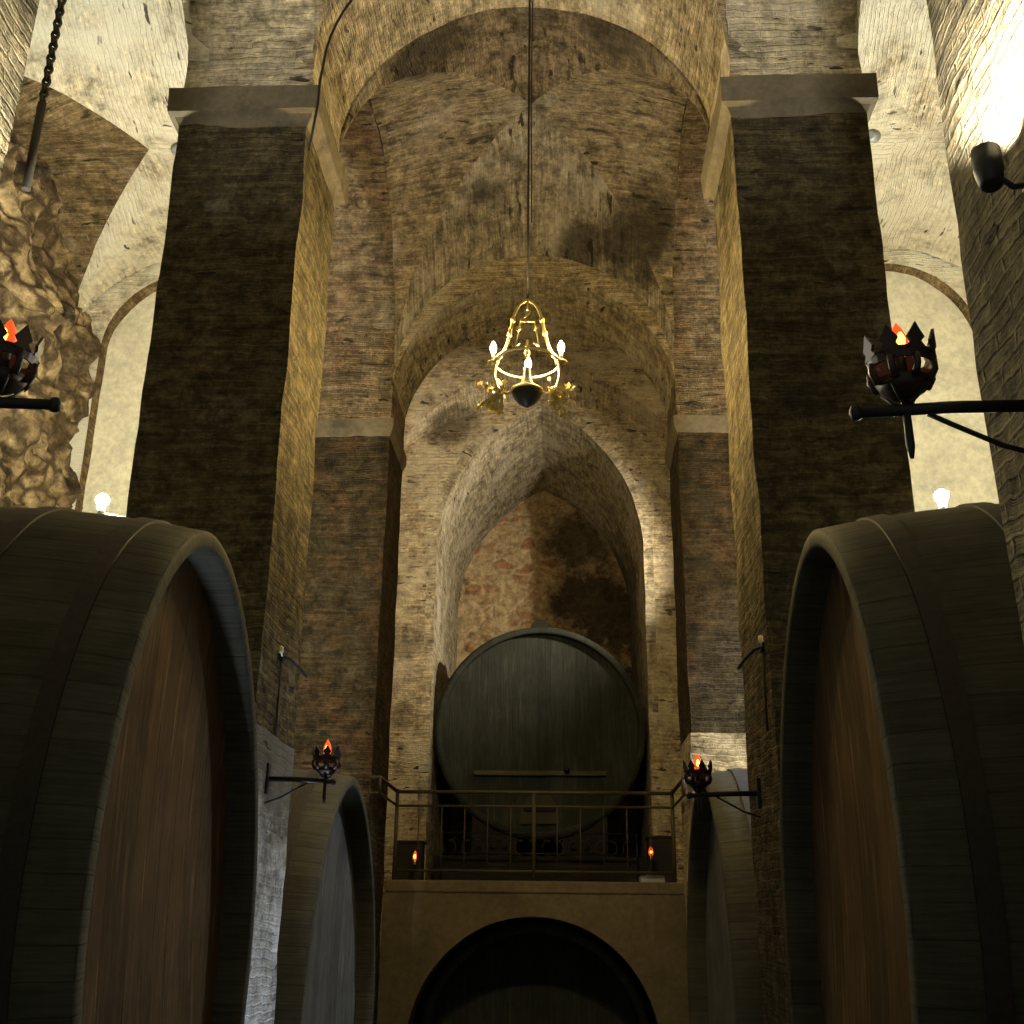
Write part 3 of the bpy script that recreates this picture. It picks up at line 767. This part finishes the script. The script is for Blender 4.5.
def sconce(loc, side, label, reach=.6, cup=.45, sc=1.0):
    """iron arm projecting from a pier face with a crown-shaped cup; side = +1 projects towards +x"""
    root = empty('flame_sconce', loc, 0, label, 'sconce', 'flame sconces on the piers')
    e = side * reach
    mb = MB(); mb.box((side * .015, 0, 0), (.03, .07, .22), .008); mb.build('wall_plate', M['iron'], root)
    mb = MB(); mb.tube([(0, 0, 0), (e * .5, 0, -.004), (e, 0, -.02)], [.020, .020, .018], 8)
    mb.lathe([(0, -.026), (.016, -.02), (.022, 0), (.016, .02), (0, .026)], (e, 0, -.02), 10); mb.build('arm', M['iron'], root)
    mb = MB()
    mb.tube([(side * .01, 0, -.17), (e * .25, 0, -.13), (e * .5, 0, -.06), (e * .62, 0, -.025)], .008, 6); mb.build('brace', M['iron'], root)
    cx = side * cup
    mb = MB()
    mb.tube([(cx, 0, -.17), (cx, 0, -.13), (cx, 0, .05)], [.006, .014, .012], 8)
    mb.build('stem', M['iron'], root)
    for k in range(4):
        an = PI / 4 + k * PI / 2
        mb = MB(); mb.tube([(cx, 0, .0), (cx + .04 * cos(an), .04 * sin(an), .02), (cx + .075 * cos(an), .075 * sin(an), .06)], .005, 5); mb.build('strut', M['iron'], root)
    # crown: cup, ribs, band and pointed leaves
    mb = MB(); mb.lathe([(.0, .028), (.035, .03), (.066, .05), (.082, .08), (.078, .08), (.062, .055), (.03, .037), (0, .036)], (cx, 0, 0), 20)
    crown = mb.build('crown', M['redpaint'], root)
    n = 24
    mb = MB()
    pr = [(.094, .125), (.102, .158), (.096, .158), (.088, .125), (.094, .125)]
    mb.grid(lambda k, i: ((cx + pr[k][0] * cos(2 * PI * i / n), pr[k][0] * sin(2 * PI * i / n), pr[k][1]), (k, i)), range(5), range(n + 1))
    for j in range(8):
        an = 2 * PI * j / 8 + .2
        mb.tube([(cx + .078 * cos(an), .078 * sin(an), .07), (cx + .098 * cos(an), .098 * sin(an), .1), (cx + .094 * cos(an), .094 * sin(an), .13)], [.014, .011, .014], 6)
    mb.build('crown_band', M['redpaint'], crown)
    for j in range(8):
        an = 2 * PI * j / 8 + .2
        mb = MB(); w = .034
        prof = [(-w, .15), (-w * .5, .17), (-w * .85, .185), (-w * .45, .205), (0, .232), (w * .45, .205), (w * .85, .185), (w * .5, .17), (w, .15)]
        t = Vector((-sin(an), cos(an), 0)); rd = Vector((cos(an), sin(an), 0))
        ins, outs = [], []
        for u, z in prof:
            P = Vector((cx, 0, z)) + t * u + rd * (.1 + (z - .15) * .12)
            outs.append(mb.v(P)); ins.append(mb.v(P - rd * .009))
        mb.face(outs); mb.face(ins[::-1])
        for i in range(len(prof)):
            i2 = (i + 1) % len(prof)
            mb.face([outs[i], outs[i2], ins[i2], ins[i]])
        mb.build('crown_leaf', M['redpaint'], crown)
    mb = MB(); mb.lathe([(.018, .05), (.018, .16), (.015, .165)], (cx, 0, 0), 12); mb.build('candle_sleeve', M['iron'], root)
    flame_bulb(root, (cx, 0, .165), sc)
    return root
sconce((1.8, 3.12, 4.88), -1, 'near flame sconce on a long iron arm at the right edge', .56, .41)
sconce((-1.8, 3.1, 4.92), 1, 'near flame sconce at the left edge, red bulb before the rubble wall', .58, .39)
sconce((-1.8, 8.22, 4.37), 1, 'small flame sconce on the tall left pier, over the bluish middle cask', .5, .44)
sconce((1.8, 8.5, 4.32), -1, 'small flame sconce on the tall right pier, over the pale topped cask', .52, .45)

def stand_lamp(loc, label):
    root = empty('candle_lamp', loc, 0, label, 'lamp', 'flame lamps on the balcony')
    mb = MB(); mb.lathe([(.06, 0), (.06, .015), (.02, .03), (.014, .06), (.014, .17), (.03, .18), (.03, .19)], (0, 0, 0), 12); mb.build('base', M['iron'], root)
    mb = MB(); mb.lathe([(.013, .19), (.013, .235)], (0, 0, 0), 10); mb.build('candle_sleeve', M['candle'], root)
    flame_bulb(root, (0, 0, .235), 1.0)
    return root
stand_lamp((-1.47, 14.42, 3.89), 'little red flame lamp at the left end of the balcony')
stand_lamp((1.43, 14.42, 3.97), 'little red flame lamp at the right end of the balcony')
for s, w in ((-1, 'left'), (1, 'right')):
    mb = MB(); mb.box((s * 1.585, 14.85, 4.14 + .02 * s), (.33, .34, .5 + .04 * s), .02)
    mb.box((s * 1.585, 14.85, 4.405 + .04 * s), (.36, .37, .035), .01)
    tag(mb.build('storage_box', M['timber']), 'dark wooden box behind the red flame lamp at the %s end of the balcony' % w, 'box')
mb = MB(); mb.box((1.43, 14.42, 3.93), (.3, .3, .08), .02)
tag(mb.build('stone_block', M['base']), 'pale stone block under the right balcony flame lamp', 'stone block')

# ------------------------------------------------------------------ chandelier
CX, CY = .07, 8.4
ch = empty('chandelier', (CX, CY, 7.45), 0, 'gilt iron chandelier with glowing candle bulbs under the arch', 'chandelier')
RZ = .36      # ring height above the bowl
RR = .27
mb = MB(); mb.tube([(RR * cos(2 * PI * i / 40), RR * sin(2 * PI * i / 40), RZ) for i in range(40)], .012, 8, True); mb.build('ring', M['gold'], ch)
for k in (0, 2):
    an = k * PI / 2; d = Vector((cos(an), sin(an), 0))
    mb = MB(); pts = []
    ctl = [(1, 0), (.86, .09), (.68, .24), (.55, .46), (.46, .68), (.36, .83), (.2, .94), (0, 1)]
    for q in range(len(ctl) - 1):
        for i in range(4):
            t = i / 4
            p0, p1, p2, p3 = ctl[max(q - 1, 0)], ctl[q], ctl[q + 1], ctl[min(q + 2, 7)]
            h = [.5 * (2 * p1[m] + (p2[m] - p0[m]) * t + (2 * p0[m] - 5 * p1[m] + 4 * p2[m] - p3[m]) * t * t + (3 * p1[m] - p0[m] - 3 * p2[m] + p3[m]) * t ** 3) for m in (0, 1)]
            pts.append(d * RR * h[0] + Vector((0, 0, RZ + (.97 - RZ) * h[1])))
    pts.append(Vector((0, 0, .97)))
    mb.tube(pts, .013, 8)
    for r_, t in ((.55, .46), (.46, .68)):
        mb.lathe([(0, -.03), (.02, -.02), (.024, 0), (.02, .02), (0, .03)], d * r_ * RR + Vector((0, 0, RZ + (.97 - RZ) * t)), 8)
    mb.build('strap', M['gold'], ch)
mb = MB()   # top hook and inner stirrup
mb.tube([(0, 0, .96), (0, 0, .87)], .007, 6)
mb.tube([(.022 * cos(2 * PI * i / 12), 0, .85 + .026 * sin(2 * PI * i / 12)) for i in range(12)], .006, 6, True)
mb.tube([(0, 0, .826), (-.03, 0, .80), (-.05, 0, .785), (0, 0, .76)], .008, 6)
mb.tube([(-.06, 0, .55), (-.1, 0, .52), (-.085, 0, .62), (-.06, 0, .76), (.06, 0, .76), (.085, 0, .62), (.1, 0, .52), (.06, 0, .55)], .008, 6)
for q in (-1, 1): mb.lathe([(0, -.025), (.02, -.012), (.02, .012), (0, .025)], (q * .075, 0, .69), 8)
mb.build('stirrup', M['gold'], ch)
mb = MB(); mb.tube([(0, 0, .58), (0, 0, .45), (0, 0, .3), (0, 0, .15)], .010, 8)
mb.lathe([(0, .44), (.03, .45), (.022, .48), (.0, .52)], (0, 0, 0), 10); mb.build('stem', M['gold'], ch)
mb = MB(); mb.lathe([(.0, -.05), (.02, -.04), (.065, -.01), (.105, .035), (.128, .085), (.12, .12), (.085, .145), (.058, .17), (.045, .22), (.034, .28), (.04, .31), (.0, .33)], (0, 0, 0), 24); mb.build('bowl', M['darkbronze'], ch)
mb = MB(); mb.tube([(.128 * cos(2 * PI * i / 24), .128 * sin(2 * PI * i / 24), .105) for i in range(24)], .010, 6, True); mb.build('bowl_band', M['gold'], ch)
for k in range(3):
    an = k * PI / 2; d = Vector((cos(an), sin(an), 0)); t = Vector((-sin(an), cos(an), 0))
    mb = MB()
    mb.tube([d * .1 + Vector((0, 0, .11)), d * .17 + Vector((0, 0, .08)), d * .24 + Vector((0, 0, .13)), d * .275 + Vector((0, 0, .24)), d * .27 + Vector((0, 0, RZ))], .012, 8)
    arm = mb.build('arm', M['gold'], ch)
    mb = MB(); random.seed(40 + k)
    nleaf = 38 if k in (0, 2) else 0
    for j in range(nleaf):     # forged vine leaves hanging under each arm
        c = d * random.uniform(.18, .40) + t * random.uniform(-.11, .11) + Vector((0, 0, random.uniform(-.09, .17)))
        nrm = Vector((random.uniform(-1, 1), random.uniform(-1, 1), random.uniform(-.6, .6))).normalized()
        u = nrm.orthogonal().normalized(); v = nrm.cross(u)
        sz = random.uniform(.024, .04)
        out = [(u * cos(a_) + v * sin(a_)) * sz * (1 if q % 2 == 0 else .55) for q, a_ in enumerate([2 * PI * z / 10 for z in range(10)])]
        f = [mb.v(c + w_ + nrm * .003) for w_ in out]; g = [mb.v(c + w_ - nrm * .003) for w_ in out]
        mb.face(f); mb.face(g[::-1])
        for i in range(10): mb.face([f[i], f[(i + 1) % 10], g[(i + 1) % 10], g[i]])
        mb.tube([c, c * .5 + (d * .2 + Vector((0, 0, .1))) * .5 + Vector((0, 0, .01)), d * .2 + Vector((0, 0, .1))], .005, 5)
    if nleaf: mb.build('leaf_spray', M['gold'], arm)
    else: mb.bm.free()
    if k == 3: continue
    mb = MB(); mb.lathe([(.012, RZ - .02), (.045, RZ + .0), (.05, RZ + .015), (.02, RZ + .02)], d * .285, 12); mb.build('drip_pan', M['gold'], arm)
    mb = MB(); mb.lathe([(.016, RZ + .02), (.016, RZ + .11)], d * .285, 12); mb.build('candle_sleeve', M['candle'], arm)
    mb = MB(); mb.lathe([(.012, 0), (.022, .012), (.027, .035), (.022, .06), (.011, .085), (0, .1)], d * .285 + Vector((0, 0, RZ + .11)), 10); mb.build('bulb', M['bulb'], arm)
mb = MB()
mb.tube([(CX, CY, 8.41), (CX, CY, 12.19)], .011, 6)
mb.tube([(CX + .03, CY, 9.2), (CX + .02, CY, 10.5), (CX + .03, CY, 12.19)], .006, 5)
tag(mb.build('suspension_cord', M['iron']), 'long dark cord the gilt chandelier hangs from', 'cord')

# ------------------------------------------------------------------ electric lamps
def spot(name, loc, target, power, color, size=1.2, blend=.5, rad=.05, parent=None):
    l = bpy.data.lights.new(name, 'SPOT'); l.energy = power; l.color = color; l.spot_size = size; l.spot_blend = blend; l.shadow_soft_size = rad
    o = bpy.data.objects.new(name, l); COL.objects.link(o)
    o.location = loc
    o.rotation_euler = (Vector(target) - Vector(loc)).to_track_quat('-Z', 'Y').to_euler()
    return o
def flood(loc, target, bracket_to, label, power, color, size=1.6, r=.06, ln=.16, lens='spotglow', body='lampblack', blend=.6):
    """can-shaped spotlight with an open lens end, fixed by a bracket"""
    root = empty('spotlight', loc, 0, label, 'lamp')
    dirv = (Vector(target) - Vector(loc)).normalized()
    rot = dirv.to_track_quat('Z', 'Y').to_matrix()
    mb = MB(); mb.lathe([(r * .6, -ln), (r * .8, -ln * .95), (r, -ln * .5), (r, 0), (r * .88, 0), (r * .8, -.035), (0, -.04)], (0, 0, 0), 18, rot=rot); mb.build('housing', M[body], root)
    mb = MB(); mb.lathe([(0, -.03), (r * .8, -.03), (r * .78, -.022), (0, -.015)], (0, 0, 0), 16, rot=rot); mb.build('lens', M[lens], root)
    b = Vector(bracket_to) - Vector(loc)
    mb = MB(); mb.tube([dirv * (-ln * .5), b * .55 + dirv * (-ln * .5), b], .010, 6)
    mb.lathe([(.03, -.006), (.03, .006)], b, 10, rot=b.to_track_quat('Z', 'Y').to_matrix()); mb.build('bracket', M[body], root)
    spot('spot_beam', Vector(loc) + dirv * .02, target, power, color, size, blend, r * .7)
    return root
WARM = (1, .86, .62); NEUT = (1, .95, .82); COLD = (.75, .86, 1)
def bare_lamp(loc, bracket_to, label):
    root = empty('floodlight', loc, 0, label, 'lamp', 'glaring lamps behind the front casks')
    mb = MB(); mb.lathe([(0, -.05), (.02, -.045), (.042, -.025), (.05, 0), (.042, .025), (.02, .045), (0, .05)], (0, 0, 0), 12); mb.build('bulb', M['flood'], root)
    mb = MB(); mb.lathe([(.022, -.12), (.03, -.11), (.03, -.055), (.022, -.045)], (0, 0, 0), 12); mb.build('socket', M['lampgrey'], root)
    b = Vector(bracket_to) - Vector(loc)
    mb = MB(); mb.tube([(0, 0, -.11), (b.x * .6, 0, -.14), b], .010, 6)
    mb.lathe([(.03, -.006), (.03, .006)], b, 10, rot=Matrix.Rotation(PI / 2, 3, 'Y')); mb.build('bracket', M['lampblack'], root)
G1, G2 = 'spotlights on the near piers', 'spotlights under the capitals'
for s, w in ((-1, 'left'), (1, 'right')):
    flood((s * 1.68, 2.97, 5.68), (s * 1.84, 3.4, 7.7), (s * 1.8, 2.97, 5.56), 'black spotlight aimed up the near pier at the %s edge' % w, 1050, NEUT, 1.7, .045, .15)
    bare_lamp((s * 3.2, 8.0, 6.45), (s * 2.92, 8.0, 6.29), 'glaring bare floodlight behind the front cask on the %s' % w)
    flood((s * 3.16, 8.4, 10.05), (s * 4.6, 10.4, 11.4), (s * 2.92, 8.4, 9.98), 'small pale spotlight under the capital of the tall pier on the %s' % w, 220, NEUT, 2.0, .06, .14, 'spotglow', 'lampgrey')
flood((2.74, 15.1, 8.6), (-3.0, 18.7, 9.4), (2.92, 15.0, 8.55), 'spotlight on the side wall behind the right balcony pier', 1450, WARM, 1.6, blend=1.0)
flood((-1.45, 9.15, .35), (-1.8, 8.75, 2.1), (-1.5, 9.15, 0), 'cold floor spotlight at the foot of the tall left pier', 700, COLD, 1.5, .08, blend=1.0)
flood((4.2, 12.4, 8.4), (2.4, 11.2, 4.6), (4.2, 12.95, 8.4), 'cold spotlight on the right aisle end wall', 900, COLD, 1.5)

# ------------------------------------------------------------------ smaller fittings
def chain(loc, ztop):
    x, y, z0 = loc
    root = empty('hanging_chain', loc, 0, 'heavy beaded chain with a rod hanging in the left aisle', 'chain')
    mb = MB(); L = ztop - z0 - .8; n = int(L / .058)
    for i in range(n):
        z = .8 + L * (i + .5) / n; a_ = 0 if i % 2 else PI / 2
        mb.tube([(.028 * cos(2 * PI * k / 8) * cos(a_), .028 * cos(2 * PI * k / 8) * sin(a_), z + .043 * sin(2 * PI * k / 8)) for k in range(8)], .0135, 5, True)
    mb.build('links', M['hoop'], root)
    mb = MB(); mb.tube([(0, 0, 0), (0, 0, .8)], .034, 8); mb.build('rod', M['hoop'], root)
chain((-3.7, 7.0, 8.6), 11.75)
mb = MB()
pts = [(-1.585, 7.86, 9.95), (-1.60, 7.74, 10.17), (-1.62, 7.74, 10.32)]
pts = [(-1.76, 7.76, 9.5), (-1.70, 7.69, 9.95), (-1.70, 7.69, 10.16)]
for i in range(15):
    th = math.radians(172 - 5.2 * i)
    pts.append((1.73 * cos(th), 7.85 + .04 * i / 14, 10.4 + 1.73 * sin(th)))
mb.tube(pts, .012, 6)
tag(mb.build('electric_cable', M['iron']), 'thin black cable along the arch left of the chandelier', 'cable')
def hook(loc, s, label):
    root = empty('wall_bracket', loc, 0, label, 'bracket')
    mb = MB(); mb.box((0, 0, 0), (.03, .06, .08), .006); mb.build('plate', M['iron'], root)
    mb = MB(); mb.tube([(0, 0, .0), (s * .05, .03, -.01), (s * .1, .2, -.05), (s * .12, .34, -.08)], .013, 6); mb.build('hook', M['iron'], root)
    mb = MB(); mb.tube([(0, -.01, -.03), (0, -.01, -.6)], .008, 5); mb.build('conduit', M['iron'], root)
    mb = MB(); mb.lathe([(0, 0), (.018, .01), (.018, .05), (0, .06)], (s * .04, -.2, -.02), 8)
    mb.tube([(0, 0, 0), (s * .04, -.2, 0)], .006, 5); mb.build('insulator', M['candle'], root)
hook((-1.785, 8.36, 5.3), 1, 'small iron wall bracket on the tall left pier')
hook((1.785, 7.98, 5.29), -1, 'small iron wall bracket on the tall right pier')

# ------------------------------------------------------------------ world, camera, view
w = bpy.data.worlds.new('ambient_fill'); S.world = w; w.use_nodes = True
bg = w.node_tree.nodes['Background']; bg.inputs[0].default_value = (.82, 1, .88, 1); bg.inputs[1].default_value = .21  # tinted fill light added to lift the blacks

f_px = 1123.73
R3 = Matrix(((0.99903295, 0.04256004, 0.01103655), (0.00431237, -0.34465287, 0.9387203), (0.04375575, -0.93776492, -0.34450311)))
cam = bpy.data.cameras.new('camera'); cam.sensor_width = 36; cam.sensor_fit = 'HORIZONTAL'; cam.lens = 36 * f_px / 1024
co = bpy.data.objects.new('camera', cam); COL.objects.link(co)
co.matrix_world = Matrix.Translation((.35, 0, 3.4)) @ R3.transposed().to_4x4()
cam.clip_end = 200
S.camera = co
vs = S.view_settings
vs.view_transform = 'Standard'; vs.look = 'None'; vs.gamma = 1; vs.use_curve_mapping = False; vs.exposure = 0
S.cycles.max_bounces = 8; S.cycles.diffuse_bounces = 4
S.cycles.sample_clamp_indirect = 4
